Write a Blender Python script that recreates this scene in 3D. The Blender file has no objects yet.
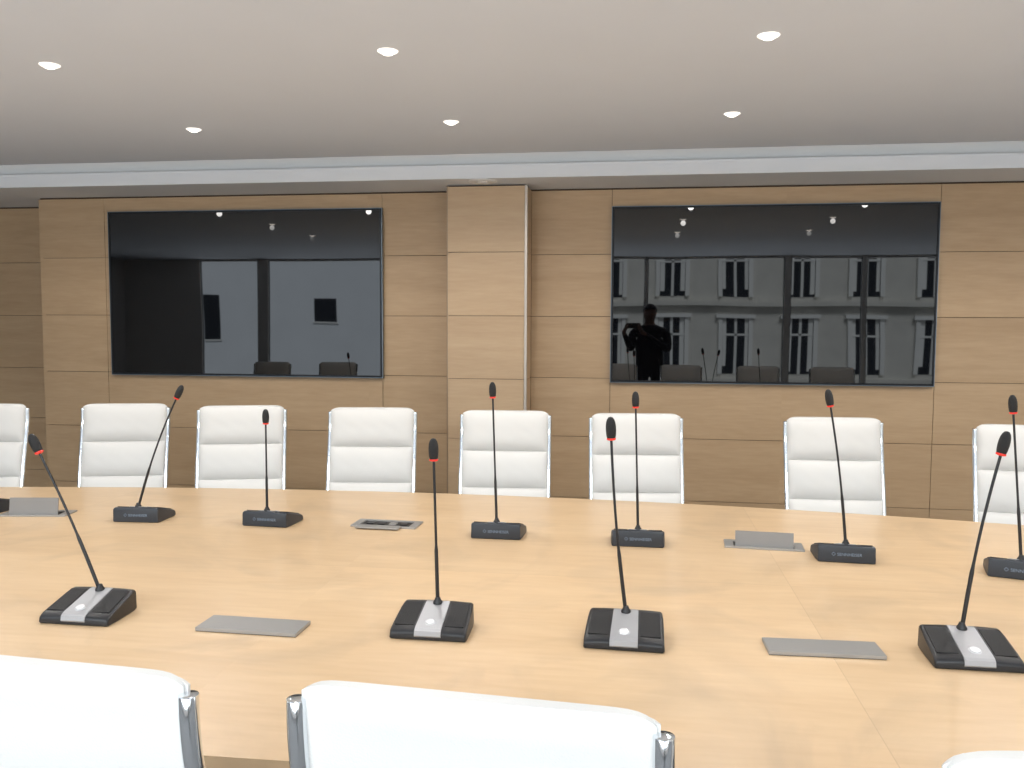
import bpy, bmesh, math, random
from mathutils import Vector, Matrix
random.seed(4)
scene=bpy.context.scene
COL=scene.collection
scene.view_settings.view_transform='Standard'
scene.view_settings.look='None'
scene.view_settings.exposure=0
def lin(c):
    return tuple(((x/255)/12.92 if x/255<=0.04045 else ((x/255+0.055)/1.055)**2.4) for x in c)+(1,)
# ------------------------------------------------------------ materials
def mat(name,rgb=(200,200,200),rough=.5,metal=0,spec=.5,coat=0,coatr=.1,emit=None,es=0,noise=0,nscale=20,bump=0,bscale=200,bdist=.002):
    m=bpy.data.materials.new(name);m.use_nodes=True
    nt=m.node_tree;b=nt.nodes['Principled BSDF']
    b.inputs['Base Color'].default_value=lin(rgb)
    b.inputs['Roughness'].default_value=rough
    b.inputs['Metallic'].default_value=metal
    b.inputs['Specular IOR Level'].default_value=spec
    b.inputs['Coat Weight'].default_value=coat
    b.inputs['Coat Roughness'].default_value=coatr
    if emit:
        b.inputs['Emission Color'].default_value=lin(emit);b.inputs['Emission Strength'].default_value=es
    tc=nt.nodes.new('ShaderNodeTexCoord')
    if noise>0:
        n=nt.nodes.new('ShaderNodeTexNoise');n.inputs['Scale'].default_value=nscale;n.inputs['Detail'].default_value=4
        nt.links.new(tc.outputs['Object'],n.inputs['Vector'])
        r=nt.nodes.new('ShaderNodeValToRGB');c=lin(rgb)
        r.color_ramp.elements[0].position=.3;r.color_ramp.elements[1].position=.7
        r.color_ramp.elements[0].color=tuple(x*(1-noise) for x in c[:3])+(1,)
        r.color_ramp.elements[1].color=tuple(min(1,x*(1+noise)) for x in c[:3])+(1,)
        nt.links.new(n.outputs['Fac'],r.inputs['Fac']);nt.links.new(r.outputs['Color'],b.inputs['Base Color'])
    if bump>0:
        n=nt.nodes.new('ShaderNodeTexNoise');n.inputs['Scale'].default_value=bscale
        if bscale<10: n.inputs['Detail'].default_value=0
        nt.links.new(tc.outputs['Object'],n.inputs['Vector'])
        bp=nt.nodes.new('ShaderNodeBump');bp.inputs['Strength'].default_value=bump;bp.inputs['Distance'].default_value=bdist
        nt.links.new(n.outputs['Fac'],bp.inputs['Height']);nt.links.new(bp.outputs['Normal'],b.inputs['Normal'])
    return m
def wood(name,base,dark,rough=.45,coat=0,scale=(1.2,8,8),panels=None,amount=1.0,seams=None,smudge=0):
    m=bpy.data.materials.new(name);m.use_nodes=True
    nt=m.node_tree;N=nt.nodes;L=nt.links;b=N['Principled BSDF']
    b.inputs['Roughness'].default_value=rough;b.inputs['Coat Weight'].default_value=coat;b.inputs['Coat Roughness'].default_value=.12
    tc=N.new('ShaderNodeTexCoord');mp=N.new('ShaderNodeMapping');mp.inputs['Scale'].default_value=scale
    L.new(tc.outputs['Object'],mp.inputs['Vector'])
    vec=mp.outputs['Vector']
    if panels:
        # every veneer sheet gets its own figure: offset the lookup per sheet
        sn=N.new('ShaderNodeVectorMath');sn.operation='SNAP';sn.inputs[1].default_value=panels[0]
        of=N.new('ShaderNodeVectorMath');of.operation='SUBTRACT';of.inputs[1].default_value=panels[1]
        L.new(tc.outputs['Object'],of.inputs[0]);L.new(of.outputs[0],sn.inputs[0])
        wn=N.new('ShaderNodeTexWhiteNoise');L.new(sn.outputs[0],wn.inputs['Vector'])
        sc=N.new('ShaderNodeVectorMath');sc.operation='SCALE';sc.inputs['Scale'].default_value=9
        L.new(wn.outputs['Color'],sc.inputs[0])
        ad=N.new('ShaderNodeVectorMath');ad.operation='ADD';L.new(vec,ad.inputs[0]);L.new(sc.outputs[0],ad.inputs[1]);vec=ad.outputs[0]
    n1=N.new('ShaderNodeTexNoise');n1.inputs['Scale'].default_value=1.1;n1.inputs['Detail'].default_value=8;n1.inputs['Roughness'].default_value=.62;n1.inputs['Distortion'].default_value=.7
    L.new(vec,n1.inputs['Vector'])
    n2=N.new('ShaderNodeTexNoise');n2.inputs['Scale'].default_value=9;n2.inputs['Detail'].default_value=5
    L.new(vec,n2.inputs['Vector'])
    mx=N.new('ShaderNodeMix');mx.data_type='FLOAT';mx.inputs[0].default_value=.35
    L.new(n1.outputs['Fac'],mx.inputs[2]);L.new(n2.outputs['Fac'],mx.inputs[3])
    r=N.new('ShaderNodeValToRGB');r.color_ramp.elements[0].position=.32;r.color_ramp.elements[1].position=.66
    r.color_ramp.elements[0].color=lin(dark);r.color_ramp.elements[1].color=lin(base)
    L.new(mx.outputs[0],r.inputs['Fac'])
    col=r.outputs['Color']
    if panels:
        hs=N.new('ShaderNodeHueSaturation')
        mr=N.new('ShaderNodeMapRange');mr.inputs[3].default_value=.97;mr.inputs[4].default_value=1.03
        L.new(wn.outputs['Value'],mr.inputs[0]);L.new(mr.outputs[0],hs.inputs['Value']);L.new(col,hs.inputs['Color']);col=hs.outputs['Color']
    if seams:
        sx=N.new('ShaderNodeSeparateXYZ');L.new(tc.outputs['Object'],sx.inputs[0])
        last=None
        for ax,pos,w in seams:
            s=N.new('ShaderNodeMath');s.operation='SUBTRACT';s.inputs[1].default_value=pos;L.new(sx.outputs[ax],s.inputs[0])
            a=N.new('ShaderNodeMath');a.operation='ABSOLUTE';L.new(s.outputs[0],a.inputs[0])
            l=N.new('ShaderNodeMath');l.operation='LESS_THAN';l.inputs[1].default_value=w;L.new(a.outputs[0],l.inputs[0])
            if last:
                q=N.new('ShaderNodeMath');q.operation='MAXIMUM';L.new(last,q.inputs[0]);L.new(l.outputs[0],q.inputs[1]);last=q.outputs[0]
            else: last=l.outputs[0]
        mm=N.new('ShaderNodeMath');mm.operation='MULTIPLY';mm.inputs[1].default_value=.2;L.new(last,mm.inputs[0])
        mc=N.new('ShaderNodeMix');mc.data_type='RGBA';mc.inputs[7].default_value=lin((120,90,60))
        L.new(mm.outputs[0],mc.inputs[0]);L.new(col,mc.inputs[6]);col=mc.outputs[2]
    if smudge:
        # worn greyish patches in the lacquer
        n3=N.new('ShaderNodeTexNoise');n3.inputs['Scale'].default_value=1.7;n3.inputs['Detail'].default_value=6;n3.inputs['Distortion'].default_value=2.2
        L.new(tc.outputs['Object'],n3.inputs['Vector'])
        r3=N.new('ShaderNodeValToRGB');r3.color_ramp.elements[0].position=.50;r3.color_ramp.elements[1].position=.75
        r3.color_ramp.elements[0].color=(0,0,0,1);r3.color_ramp.elements[1].color=(smudge,)*3+(1,)
        L.new(n3.outputs['Fac'],r3.inputs['Fac'])
        m3=N.new('ShaderNodeMix');m3.data_type='RGBA';m3.inputs[7].default_value=lin((168,146,120))
        L.new(r3.outputs['Color'],m3.inputs[0]);L.new(col,m3.inputs[6]);col=m3.outputs[2]
        mr2=N.new('ShaderNodeMapRange');mr2.inputs[3].default_value=rough;mr2.inputs[4].default_value=rough+.15
        L.new(n3.outputs['Fac'],mr2.inputs[0]);L.new(mr2.outputs[0],b.inputs['Roughness'])
    L.new(col,b.inputs['Base Color'])
    return m
M_wall=wood('wall_veneer',(183,156,123),(168,140,107),.5,0,(1.0,7,9),panels=((2.6,50,.3855),(-4.3,-20,.014)))
M_col=wood('column_veneer',(190,164,132),(177,150,119),.5,0,(1.0,7,9),panels=((2.6,50,.3855),(-2.0,-20,.014)))
M_table=wood('table_veneer',(217,188,151),(202,171,133),.30,.2,(.8,5,5),panels=((1.33,1.18,50),(-2.2,1.35,-20)),seams=[(0,.46,.0012),(0,-2.2,.0012),(1,2.53,.0011),(0,1.79,.0012),(0,-3.53,.0012)],smudge=.45)
M_gap=mat('shadow_gap',(70,54,40),.8)
M_ceil=mat('ceiling_paint',(206,212,221),.8,noise=.01,nscale=3)
M_cove=mat('cove_paint',(212,213,212),.7)
M_white=mat('white_paint',(212,214,217),.7)
M_leather=mat('white_leather',(212,211,208),.42,bump=.3,bscale=350)
M_chrome=mat('chrome',(230,234,238),.1,.97)
M_alu=mat('brushed_metal',(160,158,155),.4,.5)
M_lid=mat('matte_grey_lid',(138,136,134),.6,.3)
M_silver=mat('silver_panel',(160,160,162),.42,.4)
M_black=mat('black_plastic',(24,24,27),.38,bump=.15,bscale=500)
M_slate=mat('dark_slate_plastic',(34,38,45),.42,bump=.1,bscale=500)
M_grille=mat('speaker_mesh',(14,14,16),.55,bump=.8,bscale=900)
M_red=mat('red_ring',(215,45,30),.35,emit=(255,45,25),es=.2)
M_button=mat('button',(232,232,234),.25,.3)
M_letter=mat('lettering',(118,134,152),.5)
M_glass=mat('screen_glass',(3,3,4),.016,0,.8,bump=.5,bscale=2.0,bdist=.0010)
M_bezel=mat('screen_frame',(22,26,32),.3,.4)
M_edge=mat('screen_edge',(120,132,142),.3,.8)
M_lamp=mat('lamp_disc',(255,255,255),.4,emit=(255,248,238),es=4.0)
M_ring=mat('lamp_trim_glow',(235,232,228),.4,emit=(255,248,238),es=1.3)  # trim emits a little itself, putting the lamp's halo into the ring
M_vent=mat('vent_white',(225,223,220),.4)
M_carpet=mat('carpet',(116,115,114),.95,noise=.15,nscale=120,bump=.6,bscale=400)
M_plaster=mat('plaster',(215,212,208),.8,noise=.02,nscale=4)
M_dframe=mat('window_frame',(110,112,116),.5)
M_stone=mat('limestone',(214,211,203),.85,noise=.06,nscale=1.5)
M_modern=mat('render_white',(240,243,246),.85,noise=.03,nscale=1)
M_pane=mat('dark_pane',(28,33,40),.15)
M_shutter=mat('window_casing',(235,234,230),.7)
M_street=mat('asphalt',(120,120,120),.9,noise=.1,nscale=2)
M_skin=mat('skin',(105,78,64),.6)
M_shirt=mat('dark_shirt',(16,17,20),.9,noise=.1,nscale=60)
M_trouser=mat('dark_trousers',(20,22,28),.85)
M_hair=mat('dark_hair',(30,22,18),.6)
M_port=mat('dark_inlay',(44,42,40),.5)
# ------------------------------------------------------------ helpers
def link(o): COL.objects.link(o);return o
def obj_from_bm(name,bm,mats,parent=None,smooth=None,loc=None):
    me=bpy.data.meshes.new(name)
    bmesh.ops.recalc_face_normals(bm,faces=bm.faces)
    bm.to_mesh(me);bm.free()
    for m in (mats if isinstance(mats,list) else [mats]): me.materials.append(m)
    o=bpy.data.objects.new(name,me);link(o)
    if smooth is not None:
        me.polygons.foreach_set('use_smooth',[True]*len(me.polygons))
        if smooth<180:
            me.set_sharp_from_angle(angle=math.radians(smooth))
    if parent: o.parent=parent
    if loc: o.location=loc
    return o
def add_box(bm,lo,hi,bevel=0,seg=2,mi=0):
    vs=[bm.verts.new((x,y,z)) for x in (lo[0],hi[0]) for y in (lo[1],hi[1]) for z in (lo[2],hi[2])]
    F=[(0,1,3,2),(4,6,7,5),(0,4,5,1),(2,3,7,6),(0,2,6,4),(1,5,7,3)]
    fs=[bm.faces.new([vs[i] for i in f]) for f in F]
    for f in fs:f.material_index=mi
    if bevel>0:
        es=list({e for f in fs for e in f.edges})
        bmesh.ops.bevel(bm,geom=es,offset=bevel,segments=seg,profile=.5,affect='EDGES',clamp_overlap=True)
    return fs
def boxes(name,lst,m,parent=None,bevel=0,smooth=None):
    bm=bmesh.new()
    for lo,hi in lst: add_box(bm,lo,hi,bevel)
    return obj_from_bm(name,bm,m,parent,smooth)
def add_lathe(bm,prof,seg=20,center=(0,0,0),mi=0,M=None):
    rings=[]
    for r,z in prof:
        ring=[]
        for i in range(seg):
            a=2*math.pi*i/seg
            co=Vector((r*math.cos(a),r*math.sin(a),z))
            if M: co=M@co
            ring.append(bm.verts.new(co+Vector(center)))
        rings.append(ring)
    for a,b in zip(rings,rings[1:]):
        for i in range(seg):
            f=bm.faces.new((a[i],a[(i+1)%seg],b[(i+1)%seg],b[i]));f.material_index=mi
    for ring in (rings[0],rings[-1]):
        f=bm.faces.new(ring);f.material_index=mi
def add_tube(bm,pts,rad,seg=10,mi=0,squash=None):
    pts=[Vector(p) for p in pts]
    if not hasattr(rad,'__len__'): rad=[rad]*len(pts)
    up=Vector((1,0,0)) if abs((pts[-1]-pts[0]).normalized().x)<.9 else Vector((0,1,0))
    rings=[]
    for i,p in enumerate(pts):
        t=(pts[min(i+1,len(pts)-1)]-pts[max(i-1,0)]).normalized()
        s=t.cross(up).normalized();u=s.cross(t).normalized()
        rings.append([bm.verts.new(p+(s*math.cos(2*math.pi*k/seg)+u*math.sin(2*math.pi*k/seg))*rad[i]) for k in range(seg)])
    for a,b in zip(rings,rings[1:]):
        for i in range(seg):
            f=bm.faces.new((a[i],a[(i+1)%seg],b[(i+1)%seg],b[i]));f.material_index=mi
    for ring in (rings[0],rings[-1]): f=bm.faces.new(ring);f.material_index=mi
def catmull(P,n):
    P=[Vector(p) for p in P];P=[P[0]*2-P[1]]+P+[P[-1]*2-P[-2]]
    out=[]
    for i in range(1,len(P)-2):
        for k in range(n):
            t=k/n;a,b,c,d=P[i-1:i+3]
            out.append(.5*((2*b)+(c-a)*t+(2*a-5*b+4*c-d)*t*t+(3*b-a-3*c+d)*t**3))
    out.append(P[-2]);return out
def empty(name,loc=(0,0,0)):
    e=bpy.data.objects.new(name,None);e.empty_display_size=.1;e.location=loc;return link(e)
def meta(o,label,cat,group=None):
    o['label']=label;o['category']=cat
    if group:o['group']=group
def struct(o): o['kind']='structure';return o
def copy_tree(src,newloc,rotz=None):
    root=src.copy();link(root);root.location=newloc
    if rotz is not None: root.rotation_euler=(0,0,rotz)
    def rec(s,d):
        for c in list(s.children):
            k=c.copy();link(k);k.parent=d;k.matrix_parent_inverse=c.matrix_parent_inverse.copy();rec(c,k)
    rec(src,root)
    return root
# ------------------------------------------------------------ room shell
XL,XR,YB=-7.5,4.6,-1.2
D=5.4
struct(boxes('floor',[((XL-.2,YB-.3,-.12),(XR+.2,6.1,0))],M_carpet))
# veneered wall: separate sheets with shadow gaps, one wall
zs=[0.03,.41,.80,1.17,1.555,1.94,2.335]
g=.0016
xsL=[-4.01,-3.53,-1.605,-1.13];xsR=[-.64,-.14,1.775,3.1,XR]
bm=bmesh.new()
for xs in (xsL,xsR):
    for a,b in zip(xs,xs[1:]):
        for c,d in zip(zs,zs[1:]):
            add_box(bm,(a+g,D,c+g),(b-g,D+.02,d-g))
add_box(bm,(-4.005,D+.012,0),(XR,D+.12,2.345),mi=1)
add_box(bm,(-4.01,D+.005,0.03),(-3.99,6.0,2.333))
struct(obj_from_bm('wall_far',bm,[M_wall,M_gap]))
bm=bmesh.new()
for a,b in zip([XL,-6.6,-5.3,-4.012],[-6.6,-5.3,-4.012]):
    for c,d in zip(zs,zs[1:]): add_box(bm,(a+g,5.8,c+g),(b-g,5.82,d-g))
add_box(bm,(XL,5.812,0),(-3.98,5.9,2.345),mi=1)
struct(obj_from_bm('wall_alcove',bm,[M_wall,M_gap]))
# pier
bm=bmesh.new()
for c,d in zip(zs,zs[1:]): add_box(bm,(-1.127,5.18,c+g),(-.656,5.2,d-g))
add_box(bm,(-1.125,5.19,0),(-.645,D,2.34),mi=1)
for c,d in zip(zs,zs[1:]):
    add_box(bm,(-.66,5.2,c+g),(-.64,D-.001,d-g));add_box(bm,(-1.13,5.2,c+g),(-1.12,D-.001,d-g))
struct(obj_from_bm('wall_pier',bm,[M_col,M_gap]))
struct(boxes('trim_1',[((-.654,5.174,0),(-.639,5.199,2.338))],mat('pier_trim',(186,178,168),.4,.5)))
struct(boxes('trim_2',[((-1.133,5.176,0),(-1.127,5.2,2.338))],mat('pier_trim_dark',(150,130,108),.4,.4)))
struct(boxes('wall_left',[((XL-.15,YB-.3,0),(XL,6.0,2.7))],M_plaster))
struct(boxes('wall_right',[((XR,YB-.3,0),(XR+.15,6.0,2.7))],M_plaster))
struct(boxes('ceiling',[((XL,YB,2.438),(XR,4.73,2.60)),((XL,YB-.3,2.66),(XR,6.1,2.85))],M_ceil))
# lowered bulkhead with lit cove above
struct(boxes('trim_3',[((XL,4.97,2.345),(XR,6.0,2.425))],M_white))
struct(boxes('trim_4',[((XL,5.03,2.425),(XR,6.0,2.66))],M_cove))
struct(boxes('baseboard_far',[((-.63,D-.008,0),(XR,D,.03)),((-4.0,D-.008,0),(-1.14,D,.03))],M_gap))
# window wall behind the photographer
wins=[(-6.3,-5.43),(-5.27,-3.45),(-3.35,-1.6),(-1.5,.145),(.185,1.99),(2.07,2.99),(3.05,4.45)]
bx=[((XL,YB-.25,0),(XR,YB,.25)),((XL,YB-.25,2.42),(XR,YB,2.66))]
px=[XL]+[v for w in wins for v in w]+[XR]
for a,b in zip(px[0::2],px[1::2]): bx.append(((a,YB-.06,.25),(b,YB,2.42)))
struct(boxes('wall_rear',bx,M_plaster))
for i,(a,b) in enumerate(wins):
    t=.008;y0,y1=YB-.05,YB-.02
    struct(boxes('window_%d'%(i+1),[((a,y0,.25),(a+t,y1,2.42)),((b-t,y0,.25),(b,y1,2.42)),((a+t,y0,.25),(b-t,y1,.28)),((a+t,y0,2.41),(b-t,y1,2.42))],M_dframe))
# ------------------------------------------------------------ downlights
def make_downlight():
    e=empty('recessed_downlight')
    bm=bmesh.new()
    seg=28
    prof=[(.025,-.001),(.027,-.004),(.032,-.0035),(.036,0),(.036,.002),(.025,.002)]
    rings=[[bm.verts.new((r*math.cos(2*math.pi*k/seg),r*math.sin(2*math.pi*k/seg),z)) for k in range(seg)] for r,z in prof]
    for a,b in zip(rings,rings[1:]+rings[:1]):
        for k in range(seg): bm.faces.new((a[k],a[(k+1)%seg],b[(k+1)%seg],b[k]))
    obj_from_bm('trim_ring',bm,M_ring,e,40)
    bm=bmesh.new();add_lathe(bm,[(.001,-.014),(.009,-.0135),(.017,-.011),(.022,-.006),(.026,.0)],24)
    obj_from_bm('lamp_lens',bm,M_lamp,e,60)
    l=bpy.data.lights.new('lamp','SPOT');l.energy=18.5;l.color=(1,.97,.93);l.spot_size=math.radians(170);l.spot_blend=.5;l.shadow_soft_size=.022
    lo=bpy.data.objects.new('lamp_beam',l);link(lo);lo.parent=e;lo.location=(0,0,-.036)
    return e
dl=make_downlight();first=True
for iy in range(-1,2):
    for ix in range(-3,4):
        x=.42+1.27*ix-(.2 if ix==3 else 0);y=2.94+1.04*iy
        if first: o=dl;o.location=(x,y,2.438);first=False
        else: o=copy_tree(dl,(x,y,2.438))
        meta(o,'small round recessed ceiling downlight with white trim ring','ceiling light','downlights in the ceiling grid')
# round sensor / air valve on bulkhead underside
e=empty('ceiling_vent',(-.89,5.06,2.345))
bm=bmesh.new();add_lathe(bm,[(.085,0),(.085,-.004),(.075,-.009),(.05,-.009),(.045,-.004),(.03,-.004),(.028,-.012),(.001,-.013)],32)
obj_from_bm('vent_disc',bm,M_vent,e,40)
meta(e,'round white air vent on the underside of the bulkhead','vent')
# cool cove light strip
l=bpy.data.lights.new('cove_strip','AREA');l.shape='RECTANGLE';l.size=11;l.size_y=.06;l.energy=2.0;l.color=(.94,.97,1)
lo=bpy.data.objects.new('cove_light_strip',l);link(lo);lo.location=((XL+XR)/2,4.78,2.62);lo.rotation_euler=(math.radians(60),0,0)
meta(lo,'concealed cool white light strip in the ceiling cove','cove light')
# ------------------------------------------------------------ screens
def tv(x0,x1,z0,z1,label):
    e=empty('wall_screen',((x0+x1)/2,D,z0))
    w=(x1-x0)/2;h=z1-z0;yf=-.035
    bm=bmesh.new();b=.012
    for lo,hi in [((-w,yf,0),(-w+b,-.001,h)),((w-b,yf,0),(w,-.001,h)),((-w+b,yf,0),(w-b,-.001,b)),((-w+b,yf,h-b),(w-b,-.001,h))]: add_box(bm,lo,hi,.0015,1)
    obj_from_bm('screen_frame',bm,M_bezel,e)
    bm=bmesh.new()
    for lo,hi in [((-w-.004,yf+.003,-.004),(-w,-.001,h+.004)),((w,yf+.003,-.004),(w+.004,-.001,h+.004)),((-w,yf+.003,-.004),(w,-.001,0)),((-w,yf+.003,h),(w,-.001,h+.004))]: add_box(bm,lo,hi)
    o=obj_from_bm('metal_edge',bm,M_edge,e);o['label']='thin silvery metal edge'
    bm=bmesh.new();add_box(bm,(-w+b,yf+.004,b),(w-b,-.002,h-b))
    o=obj_from_bm('screen_panel',bm,M_glass,e);o['label']='glossy black glass panel'
    meta(e,label,'television','screens on the veneered wall')
tv(-3.482,-1.60,1.158,2.238,'large switched-off black screen mirroring a pale building')
tv(-.137,1.762,1.15,2.225,'large switched-off black screen mirroring a stone facade and the photographer')
# ------------------------------------------------------------ table
CX=-.87;K=.045;YF,YN=3.71,1.36
def yf(x): return YF-K*(x-CX)**2
def yn(x): return YN+K*(x-CX)**2
HL=3.75
tab=empty('conference_table',(CX,2.53,0))
bm=bmesh.new();n=48
pts=[]
for i in range(n+1):
    x=CX-HL+2*HL*i/n;pts.append((x,yn(x)))
for i in range(n+1):
    x=CX+HL-2*HL*i/n;pts.append((x,yf(x)))
bot=[bm.verts.new((x,y,.71)) for x,y in pts]
f=bm.faces.new(bot);r=bmesh.ops.extrude_face_region(bm,geom=[f])
top=[v for v in r['geom'] if isinstance(v,bmesh.types.BMVert)]
for v in top:v.co.z=.75
te=[e_ for e_ in bm.edges if all(v.co.z>.749 for v in e_.verts)]
bmesh.ops.bevel(bm,geom=te,offset=.004,segments=2,affect='EDGES')
o=obj_from_bm('tabletop',bm,M_table);o.parent=tab;o.matrix_parent_inverse=Matrix.Translation(tab.location).inverted()
for dx in (-2.9,0,2.9):
    bm=bmesh.new();add_box(bm,(dx-.35,-.3,0),(dx+.35,.3,.71),.01);add_box(bm,(dx-.37,-.32,0),(dx+.37,.32,.03),.004)
    obj_from_bm('table_pedestal',bm,wood('pedestal_veneer',(200,170,134),(180,148,112)) if dx==-2.9 else bpy.data.materials['pedestal_veneer'],tab)
meta(tab,'long curved pale maple conference table with polished veneer top','table')
# ------------------------------------------------------------ chairs
prof2=[(-.47,.452),(-.44,.468),(-.30,.455),(-.12,.437),(-.03,.445),(.025,.495),(.05,.60),(.082,.75),(.112,.88),(.130,.96),(.136,1.01),(.137,1.055)]
P=catmull([(0,y,z) for y,z in prof2],8)
cum=[0]
for a,b in zip(P,P[1:]): cum.append(cum[-1]+(b-a).length)
LT=cum[-1]
def at(s):
    s=max(0,min(LT,s))
    for i in range(len(cum)-1):
        if cum[i+1]>=s:
            t=(s-cum[i])/(cum[i+1]-cum[i]);p=P[i].lerp(P[i+1],t)
            a=P[max(0,i-1)];b=P[min(len(P)-1,i+2)];tg=(b-a).normalized();break
    return p,tg,Vector((0,-tg.z,tg.y))   # normal pointing to the sitter
def s_at_z(z):
    for i in range(len(P)-1,0,-1):
        if P[i-1].z<=z<=P[i].z: return cum[i-1]+(z-P[i-1].z)/(P[i].z-P[i-1].z)*(cum[i]-cum[i-1])
def pad(bm,s0,s1,W,T,base=.004,ns=20,nx=26,crown=.0):
    fr=[];bk=[]
    for i in range(ns+1):
        a=-math.cos(math.pi*i/ns)
        s=(s0+s1)/2+(s1-s0)/2*a
        row=[];rb=[]
        for j in range(nx+1):
            b=-math.cos(math.pi*j/nx)
            p,tg,nr=at(s)
            f=max(0,(1-abs(a)**2.8))**.6*max(0,(1-abs(b)**7))**.5
            x=b*W/2
            up=Vector((0,0,0))
            if crown: up=tg*((crown*(1-abs(b)**14)-.003*abs(b)**20)*(max(0,a))**3)
            pk=.0016*math.sin(b*23+s*40)*abs(a)**6+.0012*math.sin(b*9+s*31)*math.sin(s*57+b*5)*(1-abs(b)**6)
            row.append(bm.verts.new(p+up+nr*(base+T*f+pk)+Vector((x,0,0))))
            rb.append(bm.verts.new(p+up*.8+nr*(base-.004)+Vector((x,0,0))))
        fr.append(row);bk.append(rb)
    for G in (fr,bk):
        for i in range(ns):
            for j in range(nx): bm.faces.new((G[i][j],G[i][j+1],G[i+1][j+1],G[i+1][j]))
    for i in range(ns):
        for j in (0,nx): bm.faces.new((fr[i][j],bk[i][j],bk[i+1][j],fr[i+1][j]))
    for j in range(nx):
        for i in (0,ns): bm.faces.new((fr[i][j],bk[i][j],bk[i][j+1],fr[i][j+1]))
def make_chair():
    e=empty('conference_chair');W=.430
    sb=s_at_z(.50)
    bm=bmesh.new()
    zz=[.50,.685,.865]
    for a,b in zip(zz,zz[1:]): pad(bm,s_at_z(a)-.004,s_at_z(b)+.004,W+.004,.030)
    pad(bm,s_at_z(.865)-.004,LT+.0,W+.004,.034,crown=.010)
    # rear membrane with a rolled top
    ns,nx=26,28;G0=[];G1=[]
    for i in range(ns+1):
        s=sb-.03+(LT+.004-sb+.03)*i/ns
        p,tg,nr=at(s);r0=[];r1=[]
        t=i/ns
        for j in range(nx+1):
            b=-math.cos(math.pi*j/nx)
            up=tg*((.013*(1-abs(b)**16)-.003*abs(b)**20)*max(0,(t-.6)/.4)**4)
            bulge=.006*(1-b**2)+ .012*max(0,1-abs((t-.97)/.07))*(1-abs(b)**10)
            r0.append(bm.verts.new(p+up+nr*.003+Vector((b*(W-.004)/2,0,0))))
            r1.append(bm.verts.new(p+up*.96-nr*(.004+bulge)+Vector((b*(W-.004)/2,0,0))))
        G0.append(r0);G1.append(r1)
    for G in (G0,G1):
        for i in range(ns):
            for j in range(nx): bm.faces.new((G[i][j],G[i][j+1],G[i+1][j+1],G[i+1][j]))
    for i in range(ns):
        for j in (0,nx): bm.faces.new((G0[i][j],G1[i][j],G1[i+1][j],G0[i+1][j]))
    for j in range(nx):
        for i in (0,ns): bm.faces.new((G0[i][j],G1[i][j],G1[i][j+1],G0[i][j+1]))
    o=obj_from_bm('backrest',bm,M_leather,e,50);o['label']='white padded leather backrest with stitched cushions'
    bm=bmesh.new()
    cuts=[.015,.16,.31,.475]
    for a,b in zip(cuts,cuts[1:]): pad(bm,a+.002,b-.002,W-.012,.030)
    bm2=bm
    o=obj_from_bm('seat',bm2,M_leather,e,50)
    for sx in (-1,1):
        bm=bmesh.new();pts=[]
        for i in range(46):
            p,tg,nr=at((LT-.012)*i/45);pts.append(p-nr*.006+Vector((sx*(W/2+.006),0,0)))
        end=(pts[-1]-pts[-2]).normalized()
        add_tube(bm,pts+[pts[-1]+end*.0012,pts[-1]+end*.0016],[.0125]*46+[.0122,.0112],32)
        o=obj_from_bm('side_rail',bm,M_chrome,e,40);o['label']='chrome side rail'
    bm=bmesh.new()
    for y,z in ((-.36,.445),(-.08,.42)):
        add_tube(bm,[(-W/2-.005,y,z),(-.12,y,z-.02),(0,y,z-.025),(.12,y,z-.02),(W/2+.005,y,z)],.011,10)
    add_tube(bm,[(0,-.36,.42),(0,-.22,.40),(0,-.08,.395)],.018,10)
    obj_from_bm('seat_bracket',bm,M_chrome,e,60)
    bm=bmesh.new();add_lathe(bm,[(.014,.40),(.014,.22),(.026,.22),(.028,.10),(.035,.085),(.001,.08)],20,(0,-.22,0))
    obj_from_bm('column',bm,M_chrome,e,40)
    bm=bmesh.new()
    for k in range(5):
        a=2*math.pi*k/5+math.pi/2
        d=Vector((math.cos(a),math.sin(a),0));c=Vector((0,-.22,0))
        add_tube(bm,[c+Vector((0,0,.10)),c+d*.12+Vector((0,0,.095)),c+d*.235+Vector((0,0,.07))],[.022,.017,.011],10)
    obj_from_bm('star_base',bm,M_chrome,e,50)
    for k in range(5):
        a=2*math.pi*k/5+math.pi/2;d=Vector((math.cos(a),math.sin(a),0));c=Vector((0,-.22,0))+d*.23
        bm=bmesh.new();t=Vector((-d.y,d.x,0))
        for s in (-1,1):
            R_=Matrix((( t.x,d.x,0),(t.y,d.y,0),(0,0,1))).to_4x4()
            rot=R_@Matrix.Rotation(math.pi/2,4,'Y')
            add_lathe(bm,[(.010,-.008),(.026,-.008),(.028,-.004),(.028,.004),(.026,.008),(.010,.008)],18,c+t*s*.014+Vector((0,0,.028)),0,rot)
        add_tube(bm,[c+Vector((0,0,.028)),c+Vector((0,0,.068))],.008,8)
        obj_from_bm('castor',bm,M_black,e,40)
    return e
ch=make_chair()
TOPY=.137
far=[(-2.71,4.29,14),(-2.05,4.30,15),(-1.34,4.32,7),(-.635,4.29,4),(.02,4.265,6),(.95,4.25,3),(1.745,4.06,-7),(-3.43,4.15,8)]
first=True
for x,y,yaw in far:
    a=math.radians(yaw);ox=x+TOPY*math.sin(a);oy=y-TOPY*math.cos(a)
    if first: o=ch;o.location=(ox,oy,0);o.rotation_euler=(0,0,a);first=False
    else: o=copy_tree(ch,(ox,oy,0),a)
    meta(o,'white padded leather conference chair with chrome rails facing the table','chair','white chairs around the conference table')
near=[(-.757,.985,-3.5),(-.180,.965,-4),(.535,.93,7),(1.35,1.1,2),(2.1,1.2,0),(-3.35,1.25,0),(-4.1,1.35,5)]
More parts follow.
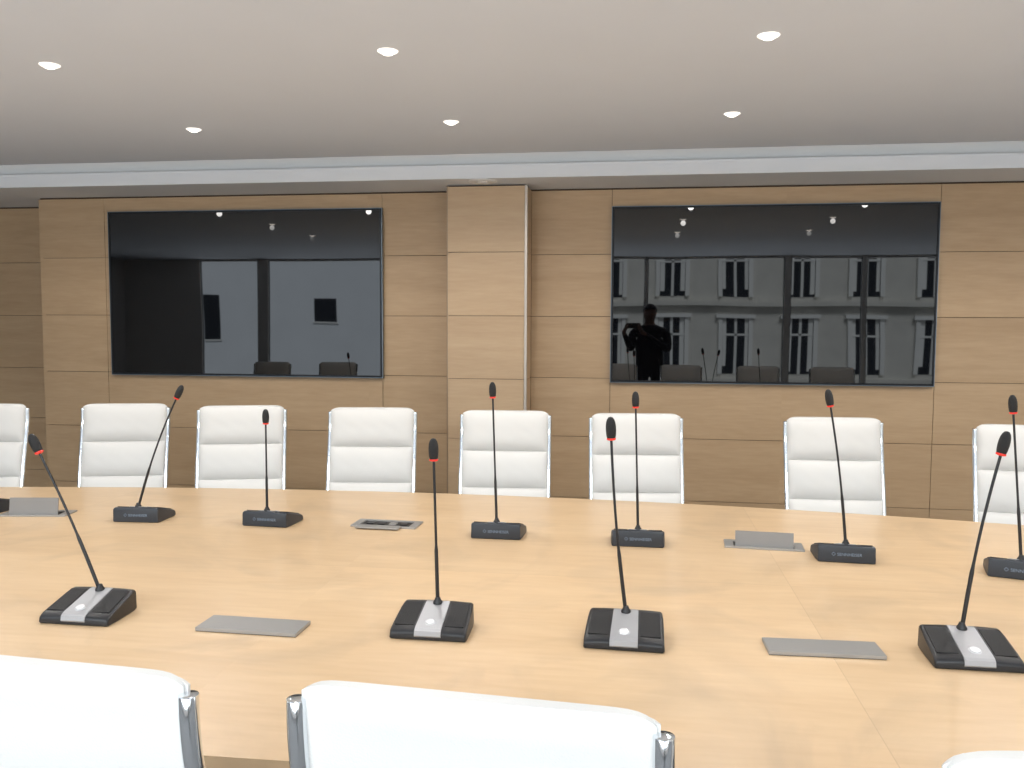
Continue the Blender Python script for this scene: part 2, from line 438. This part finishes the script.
for x,y,yaw in near:
    a=math.radians(180+yaw);ox=x+TOPY*math.sin(a);oy=y-TOPY*math.cos(a)
    o=copy_tree(ch,(ox,oy,0),a)
    meta(o,'white leather conference chair with chrome rails, smooth back turned outward','chair','white chairs around the conference table')
# ------------------------------------------------------------ microphones
def mic(cx,cy,face,tipx,tipz,bend=0,lean=0,yaw=0,label='',text=True):
    """face=+1: user sits towards -y ; -1: user sits towards +y"""
    tipz+=.016 if face>0 else .020
    e=empty('desk_microphone',(cx,cy,.75));rot=math.radians(yaw)+(0 if face>0 else math.pi)
    e.rotation_euler=(0,0,rot)
    W=.188
    bm=bmesh.new()
    secs=[(-.070,.975,.003,.013),(-.068,.99,.001,.0195),(-.062,1.0,0,.024),(-.054,1.0,0,.0275),(-.01,.99,0,.039),(.032,.97,0,.0505),(.050,.95,0,.055),(.060,.94,.0,.0555),(.065,.935,.001,.0535),(.067,.93,.003,.048)]
    rings=[]
    for y,wf,z0,z1 in secs:
        w=W/2*wf;wt=w*.965
        prof=[(-w+.003,z0),(-w,z0+.003),(-w*.993,z0+(z1-z0)*.45),(-wt-.002,z1-.005),(-wt+.0005,z1-.002),(-wt+.004,z1-.0005),(-wt*.5,z1+.001),(0,z1+.0015),(wt*.5,z1+.001),(wt-.004,z1-.0005),(wt-.0005,z1-.002),(wt+.002,z1-.005),(w*.993,z0+(z1-z0)*.45),(w,z0+.003),(w-.003,z0)]
        rings.append([bm.verts.new((x,y,z)) for x,z in prof])
    for a,b in zip(rings,rings[1:]):
        for k in range(len(a)): bm.faces.new((a[k],a[(k+1)%len(a)],b[(k+1)%len(a)],b[k]))
    bm.faces.new(rings[0]);bm.faces.new(rings[-1])
    obj_from_bm('base_housing',bm,M_black if face>0 else M_slate,e,38)
    def ztop(y):
        for (a,_,_,za),(b,_,_,zb) in zip(secs,secs[1:]):
            if a<=y<=b: return za+(zb-za)*(y-a)/(b-a)+.0015
        return secs[-1][3]
    # silver centre panel
    bm=bmesh.new();ys=[-.0705,-.068,-.062,-.054,-.03,0,.03,.042,.053];top=[];bt=[]
    for y in ys:
        w=.032-.02*(y+.066)
        zt=ztop(y) if y>-.070 else .010
        top.append([bm.verts.new((sx*w,y-(.001 if y<-.055 else 0),zt+.0018)) for sx in (-1,1)]);bt.append([bm.verts.new((sx*(w+.001),y+(.002 if y<-.069 else 0),zt-.004)) for sx in (-1,1)])
    for i in range(len(ys)-1):
        bm.faces.new((top[i][0],top[i][1],top[i+1][1],top[i+1][0]));bm.faces.new((bt[i][0],top[i][0],top[i+1][0],bt[i+1][0]));bm.faces.new((bt[i][1],top[i][1],top[i+1][1],bt[i+1][1]))
    for i in (0,-1): bm.faces.new((top[i][0],top[i][1],bt[i][1],bt[i][0]))
    obj_from_bm('silver_panel',bm,M_silver,e)
    sl=Matrix.Rotation(math.atan(.27),4,'X')
    bm=bmesh.new();add_lathe(bm,[(.0135,-.003),(.0135,.0012),(.0128,.0018),(.012,.0006),(.011,.0006),(.0105,.0034),(.009,.004),(.001,.0042)],28,(0,-.038,ztop(-.038)+.001),0,sl)
    obj_from_bm('talk_button',bm,M_button,e,30)
    for sx in (-1,1):
        bm=bmesh.new();v=[]
        for (x,y) in ((.038,-.050),(.084,-.050),(.081,.044),(.036,.044)):
            v.append(bm.verts.new((sx*x,y,ztop(y)+.0008)))
        f=bm.faces.new(v);r=bmesh.ops.extrude_face_region(bm,geom=[f])
        for q in r['geom']:
            if isinstance(q,bmesh.types.BMVert): q.co.z-=.004
        obj_from_bm('speaker_grille',bm,M_grille,e)
    # neck
    R_=Matrix.Rotation(-rot,3,'Z')
    yb=.043
    p0=Vector((0,yb,.053))
    tip=R_@Vector((tipx-cx,0,0));tip=Vector((tip.x,yb+lean,tipz-.75))
    d=(tip-p0)
    ctrl=[]
    for i in range(15):
        t=i/14
        q=p0+d*t;q.x+= -tip.x*.5*bend*math.sin(math.pi*t)+0
        ctrl.append(q)
    endt=1-.056/d.length
    pts=[];rad=[]
    for i in range(25):
        t=endt*i/24
        k=t*14;i0=min(13,int(k));q=ctrl[i0].lerp(ctrl[i0+1],k-i0);pts.append(q)
        rad.append(.0048 if t<.33 else (.0036 if t<.36 else .0033))
    bm=bmesh.new();add_tube(bm,pts,rad,10)
    add_lathe(bm,[(.012,.0),(.0115,.005),(.008,.010),(.006,.016),(.001,.016)],20,(0,yb,.0545))
    obj_from_bm('gooseneck',bm,M_black,e,50)
    tdir=(ctrl[-1]-ctrl[-3]).normalized();q=Vector((0,0,1)).rotation_difference(tdir).to_matrix().to_4x4()
    base=pts[-1]
    bm=bmesh.new();add_lathe(bm,[(.001,-.001),(.0078,0),(.0108,.0015),(.0112,.004),(.0108,.0055),(.001,.0055)],24,base,0,q)
    o=obj_from_bm('light_ring',bm,M_red,e,50);o['label']='red light ring'
    bm=bmesh.new();add_lathe(bm,[(.001,.0055),(.0100,.0056),(.0116,.012),(.0125,.024),(.0123,.034),(.0112,.043),(.009,.050),(.0055,.0555),(.001,.057)],24,base,0,q)
    obj_from_bm('microphone_head',bm,M_grille,e,60)
    if face<0 and text:
        # maker's lettering on the back of the housing
        c=bpy.data.curves.new('lettering','FONT');c.body='\u25C7 SENNHEISER';c.size=.0135;c.align_x='CENTER';c.align_y='CENTER';c.extrude=.0004
        t=bpy.data.objects.new('tmp',c);link(t);dg=bpy.context.evaluated_depsgraph_get();dg.update()
        me=bpy.data.meshes.new_from_object(t.evaluated_get(dg));me.name='lettering';bpy.data.objects.remove(t)
        me.materials.clear();me.materials.append(M_letter)
        o=bpy.data.objects.new('lettering',me);link(o);o.parent=e
        o.location=(0,.0678,.027);o.rotation_euler=(math.radians(90),0,math.pi)
        o['label']='pale maker name lettering'
    meta(e,label,'microphone','gooseneck microphones on the conference table')
nl='black gooseneck desk microphone with silver panel and red ring'
fl='dark gooseneck desk microphone seen from its lettered back'
mic(-1.37,1.99,1,-1.555,1.195,.08,label='black gooseneck desk microphone leaning over, silver panel and button')
mic(-.475,2.02,1,-.486,1.203,0,label=nl)
mic(-.01,2.025,1,-.053,1.264,-.3,yaw=-2,label=nl)
mic(.76,2.025,1,.84,1.249,.2,label='black gooseneck desk microphone leaning slightly, silver panel and button')
mic(-1.855,3.04,-1,-1.672,1.25,.15,yaw=4,label='dark gooseneck desk microphone tilted sharply sideways')
mic(-1.34,3.05,-1,-1.34,1.165,0,yaw=-3,label=fl)
mic(-.468,3.00,-1,-.485,1.28,0,label=fl)
mic(.025,2.97,-1,.01,1.257,0,label=fl)
mic(.685,2.875,-1,.617,1.28,.2,yaw=-4,label=fl)
mic(1.172,2.76,-1,1.128,1.278,0,yaw=-18,label=fl)
mic(-2.555,3.10,-1,-2.62,1.22,0,label=fl)
# ------------------------------------------------------------ table hatches
def hatch(x,y,kind,yaw=0,w=.26,d=.10,label='',lh=.056):
    e=empty('cable_hatch',(x,y,.75));e.rotation_euler=(0,0,math.radians(yaw))
    if kind=='closed':
        bm=bmesh.new();add_box(bm,(-w/2,-d/2,.001),(w/2,d/2,.010),.001,1)
        obj_from_bm('hatch_lid',bm,M_alu,e)
        bm=bmesh.new();add_box(bm,(-w/2+.001,-d/2+.001,0),(w/2-.001,d/2-.001,.002))
        obj_from_bm('hatch_surround',bm,M_port,e)
    else:
        bm=bmesh.new();f=.014
        for lo,hi in [((-w/2,-d/2,0),(w/2,-d/2+f,.006)),((-w/2,d/2-f,0),(w/2,d/2,.006)),((-w/2,-d/2+f,0),(-w/2+.03,d/2-f,.006)),((w/2-.03,-d/2+f,0),(w/2,d/2-f,.006))]: add_box(bm,lo,hi,.001,1)
        obj_from_bm('hatch_surround',bm,M_alu,e)
        bm=bmesh.new();add_box(bm,(-w/2+.03,-d/2+f,0),(w/2-.03,d/2-f,.0015))
        obj_from_bm('socket_tray',bm,M_port,e)
        for k in range(4):
            bm=bmesh.new();cx=-w/2+.06+k*(w-.12)/3;add_box(bm,(cx-.014,-.010,.0015),(cx+.014,.020,.005),.001,1);obj_from_bm('socket',bm,M_alu if k==2 else M_black,e)
        if kind=='lid_up':
            yl=-d/2+.018
            bm=bmesh.new();add_box(bm,(-w/2+.035,yl-.002,.002),(w/2-.035,yl+.002,lh))
            bmesh.ops.rotate(bm,cent=(0,yl,.002),matrix=Matrix.Rotation(math.radians(-8),3,'X'),verts=bm.verts)
            obj_from_bm('hatch_lid',bm,M_lid,e)
        if kind=='open':
            bm=bmesh.new();add_box(bm,(-w/2+.03,-d/2-.035,.004),(w/2-.055,-d/2+.008,.009),.001,1)
            obj_from_bm('hatch_lid',bm,M_alu,e)
    meta(e,label,'cable hatch','cable hatches set in the table')
hatch(-.92,1.972,'closed',-1,d=.092,label='closed brushed metal cable hatch flush in the table')
hatch(.445,2.03,'closed',2,d=.088,label='closed brushed metal cable hatch flush in the table')
hatch(-.905,3.09,'open',-2,w=.25,d=.11,label='open metal cable hatch showing its sockets')
hatch(.45,2.985,'lid_up',-4,label='metal cable hatch with its lid flipped upright')
hatch(-2.31,3.05,'lid_up',8,w=.26,lh=.07,label='metal cable hatch with its tall lid flipped upright')
# ------------------------------------------------------------ exterior
struct(boxes('ground',[((-60,-60,-8.2),(50,-1.5,-8))],M_street))
bld=empty('building',(4,-24,-8))
boxes('facade_wall',[((-13,-6,0),(20,0,20)),((-13,0,10.28),(20,.3,10.45)),((-13,0,7.3),(20,.25,7.45)),((-13,0,13.6),(20,.5,14))],M_stone,bld)
for row,(z,h) in enumerate(((4.6,2.0),(7.75,2.05),(10.75,1.9))):
    for k in range(13):
        x=-12.3+k*2.45;w=.5
        bm=bmesh.new()
        for lo,hi in [((x-w-.16,0,z-.1),(x-w,.12,z+h)),((x+w,0,z-.1),(x+w+.16,.12,z+h)),((x-w-.25,0,z+h),(x+w+.25,.2,z+h+.15)),((x-.05,.02,z-.1),(x+.05,.06,z+h)),((x-w,.02,z+h*.66),(x+w,.06,z+h*.66+.08))]: add_box(bm,lo,hi,mi=0)
        add_box(bm,(x-w,0,z-.1),(x+w,.02,z+h),mi=1)
        # drawn curtains seen behind the panes
        for s in (-1,1): add_box(bm,(min(x+s*w*.97,x+s*w*(.62+.1*(k%2))),.021,z+.1*(k%3)),(max(x+s*w*.97,x+s*w*(.62+.1*(k%2))),.03,z+h),mi=0)
        obj_from_bm('facade_window',bm,[M_shutter,M_pane],bld)
meta(bld,'pale limestone townhouse facade with tall casement windows','building')
b2=empty('building',(-14.8,-20,-8))
boxes('facade_wall',[((-6.2,-3.4,0),(5.6,0,18))],M_modern,b2)
for x,w,z,h in ((3.5,.42,9.6,.85),(3.5,.42,12.6,.85),(3.5,.42,6.4,.85),(-1.0,.32,8.9,1.7),(-3.2,.8,8.9,1.7),(-1.0,.32,5.8,1.7)):
    bm=bmesh.new();add_box(bm,(x-w,0,z),(x+w,.02,z+h),mi=1);add_box(bm,(x-w-.05,0,z-.06),(x+w+.05,.05,z),mi=0)
    obj_from_bm('facade_window',bm,[M_shutter,M_pane],b2)
meta(b2,'plain white modern building with dark square windows','building')
# ------------------------------------------------------------ photographer (seen mirrored in the screen)
def skin_mesh(name,verts,edges,rads,levels=2):
    me=bpy.data.meshes.new(name);bm=bmesh.new();ly=bm.verts.layers.skin.verify()
    vs=[]
    for v,r in zip(verts,rads):
        q=bm.verts.new(v);q[ly].radius=r if hasattr(r,'__len__') else (r,r);vs.append(q)
    vs[0][ly].use_root=True
    for a,b in edges: bm.edges.new((vs[a],vs[b]))
    bm.to_mesh(me);bm.free()
    o=bpy.data.objects.new(name,me);link(o)
    m=o.modifiers.new('s','SKIN');m.use_smooth_shade=True
    m=o.modifiers.new('d','SUBSURF');m.levels=levels;m.render_levels=levels
    dg=bpy.context.evaluated_depsgraph_get();dg.update()
    me2=bpy.data.meshes.new_from_object(o.evaluated_get(dg));bpy.data.objects.remove(o);me2.name=name
    return me2
px_,py_=.21,-.46
V=[];E=[];R=[]
def av(p,r,parent=None):
    V.append((px_+p[0],py_+p[1],p[2]));R.append(r)
    if parent is not None:E.append((parent,len(V)-1))
    return len(V)-1
pel=av((0,0,.98),(.19,.12))
ab=av((0,.0,1.12),(.185,.12),pel);chs=av((0,0,1.30),(.205,.13),ab);shc=av((0,-.01,1.43),(.14,.095),chs);nk=av((0,0,1.515),(.062,.06),shc)
hd=av((0,.025,1.58),(.068,.078),nk);hd2=av((0,.02,1.66),(.082,.094),hd);hd3=av((0,.01,1.73),(.068,.078),hd2)
nose=av((0,.115,1.635),(.012,.012),hd2)
for s in (-1,1): av((s*.084,.01,1.65),(.014,.02),hd2)
for s in (-1,1):
    sh=av((s*.21,-.01,1.40),.07,shc)
    el=av((s*.23,.14,1.19),.052,sh)
    tx=-px_+s*.085
    wr=av((tx+s*.03,.36,1.415),.028,el)
    pm=av((tx+s*.012,.40,1.455),(.026,.018),wr)
    for k in range(4):
        z=1.468+.019*k-.01
        a=av((tx-s*.0,.425,z+.0),.0085,pm);b_=av((tx-s*.012,.437,z+.008),.008,a);av((tx-s*.032,.440,z+.010),.007,b_)
    a=av((tx-s*.003,.392,1.475),.010,pm);av((tx-s*.025,.412,1.488),.009,a)
    hp=av((s*.095,0,.93),.10,pel);kn=av((s*.11,.01,.51),.066,hp);an=av((s*.12,-.02,.10),.044,kn);ht=av((s*.12,-.01,.045),.04,an);av((s*.13,.14,.035),(.04,.03),ht)
me=skin_mesh('body',V,E,R)
for m in (M_skin,M_shirt,M_trouser,M_black): me.materials.append(m)
for p in me.polygons:
    c=p.center
    if c.z>1.50 and abs(c.x-px_)<.15 and c.y<py_+.2: p.material_index=0
    elif c.y>py_+.355: p.material_index=0
    elif c.z>.98: p.material_index=1
    elif c.z>.09: p.material_index=2
    else: p.material_index=3
    p.use_smooth=True
zmin=min(v.co.z for v in me.vertices)
per=empty('person',(px_,py_,0))
o=bpy.data.objects.new('body',me);link(o);o.parent=per;o.location=(-px_,-py_,-zmin)
bm=bmesh.new();bmesh.ops.create_uvsphere(bm,u_segments=24,v_segments=16,radius=1)
for v in list(bm.verts):
    v.co=Vector((v.co.x*.090,v.co.y*.105,v.co.z*.09+0))+Vector((0,.0,1.69-zmin))
kill=[v for v in bm.verts if v.co.z<1.60-zmin or (v.co.y>.05 and v.co.z<1.70-zmin)]
bmesh.ops.delete(bm,geom=kill,context='VERTS')
o=obj_from_bm('hair',bm,M_hair,per,180);o['label']='short dark hair'
meta(per,'person in dark clothes standing and holding up a phone','person')
ph=empty('smartphone',(0,-.032,1.50))
bm=bmesh.new();add_box(bm,(-.071,-.004,-.04),(.071,.004,.03),.003,2);obj_from_bm('phone_body',bm,M_black,ph,40)
bm=bmesh.new();add_box(bm,(-.064,-.0048,-.036),(.064,-.004,.026));obj_from_bm('phone_screen',bm,M_bezel,ph)
meta(ph,'dark smartphone held up horizontally in both hands','phone')
# ------------------------------------------------------------ light
w=bpy.data.worlds.new('sky');scene.world=w;w.use_nodes=True
bg=w.node_tree.nodes['Background'];bg.inputs['Color'].default_value=(.82,.91,1,1);bg.inputs['Strength'].default_value=1.15
def area(name,loc,target,sx,sy,en,col):
    l=bpy.data.lights.new(name,'AREA');l.shape='RECTANGLE';l.size=sx;l.size_y=sy;l.energy=en;l.color=col
    o=bpy.data.objects.new(name,l);link(o);o.location=loc
    o.rotation_euler=(Vector(target)-Vector(loc)).to_track_quat('-Z','Y').to_euler();return o
area('sky_daylight',(-1.4,-6.5,4.6),(-1.4,3.0,1.6),14,3,1200,(.90,.96,1))['label']='soft overcast daylight from above the street'
area('ceiling_fill',(-1.4,-5.2,-1.6),(-1.4,0,1.8),14,3.5,1150,(.92,.96,1))['label']='added fill light aimed up through the windows at the ceiling'  # unseen area lamp added outside, low down, to brighten the ceiling
s=bpy.data.lights.new('sun','SUN');s.energy=6.5;s.angle=.3;s.color=(.88,.94,1)
so=bpy.data.objects.new('sun',s);link(so);so.rotation_euler=Vector((-.25,-1,-1.1)).to_track_quat('-Z','Y').to_euler()
# ------------------------------------------------------------ camera
f=860;th=math.radians(8);p=math.atan(59/f);r=math.radians(.25)
F=Vector((-math.sin(th)*math.cos(p),math.cos(th)*math.cos(p),-math.sin(p)))
R0=Vector((math.cos(th),math.sin(th),0));U0=R0.cross(F)
Rr=R0*math.cos(r)+U0*math.sin(r);U=U0*math.cos(r)-R0*math.sin(r)
cd=bpy.data.cameras.new('camera');cd.sensor_width=36;cd.lens=36*f/1024;cd.clip_start=.01;cd.clip_end=300
co=bpy.data.objects.new('camera',cd);link(co);scene.camera=co
m=Matrix((Rr,U,-F)).transposed().to_4x4();m.translation=(0,0,1.5);co.matrix_world=m
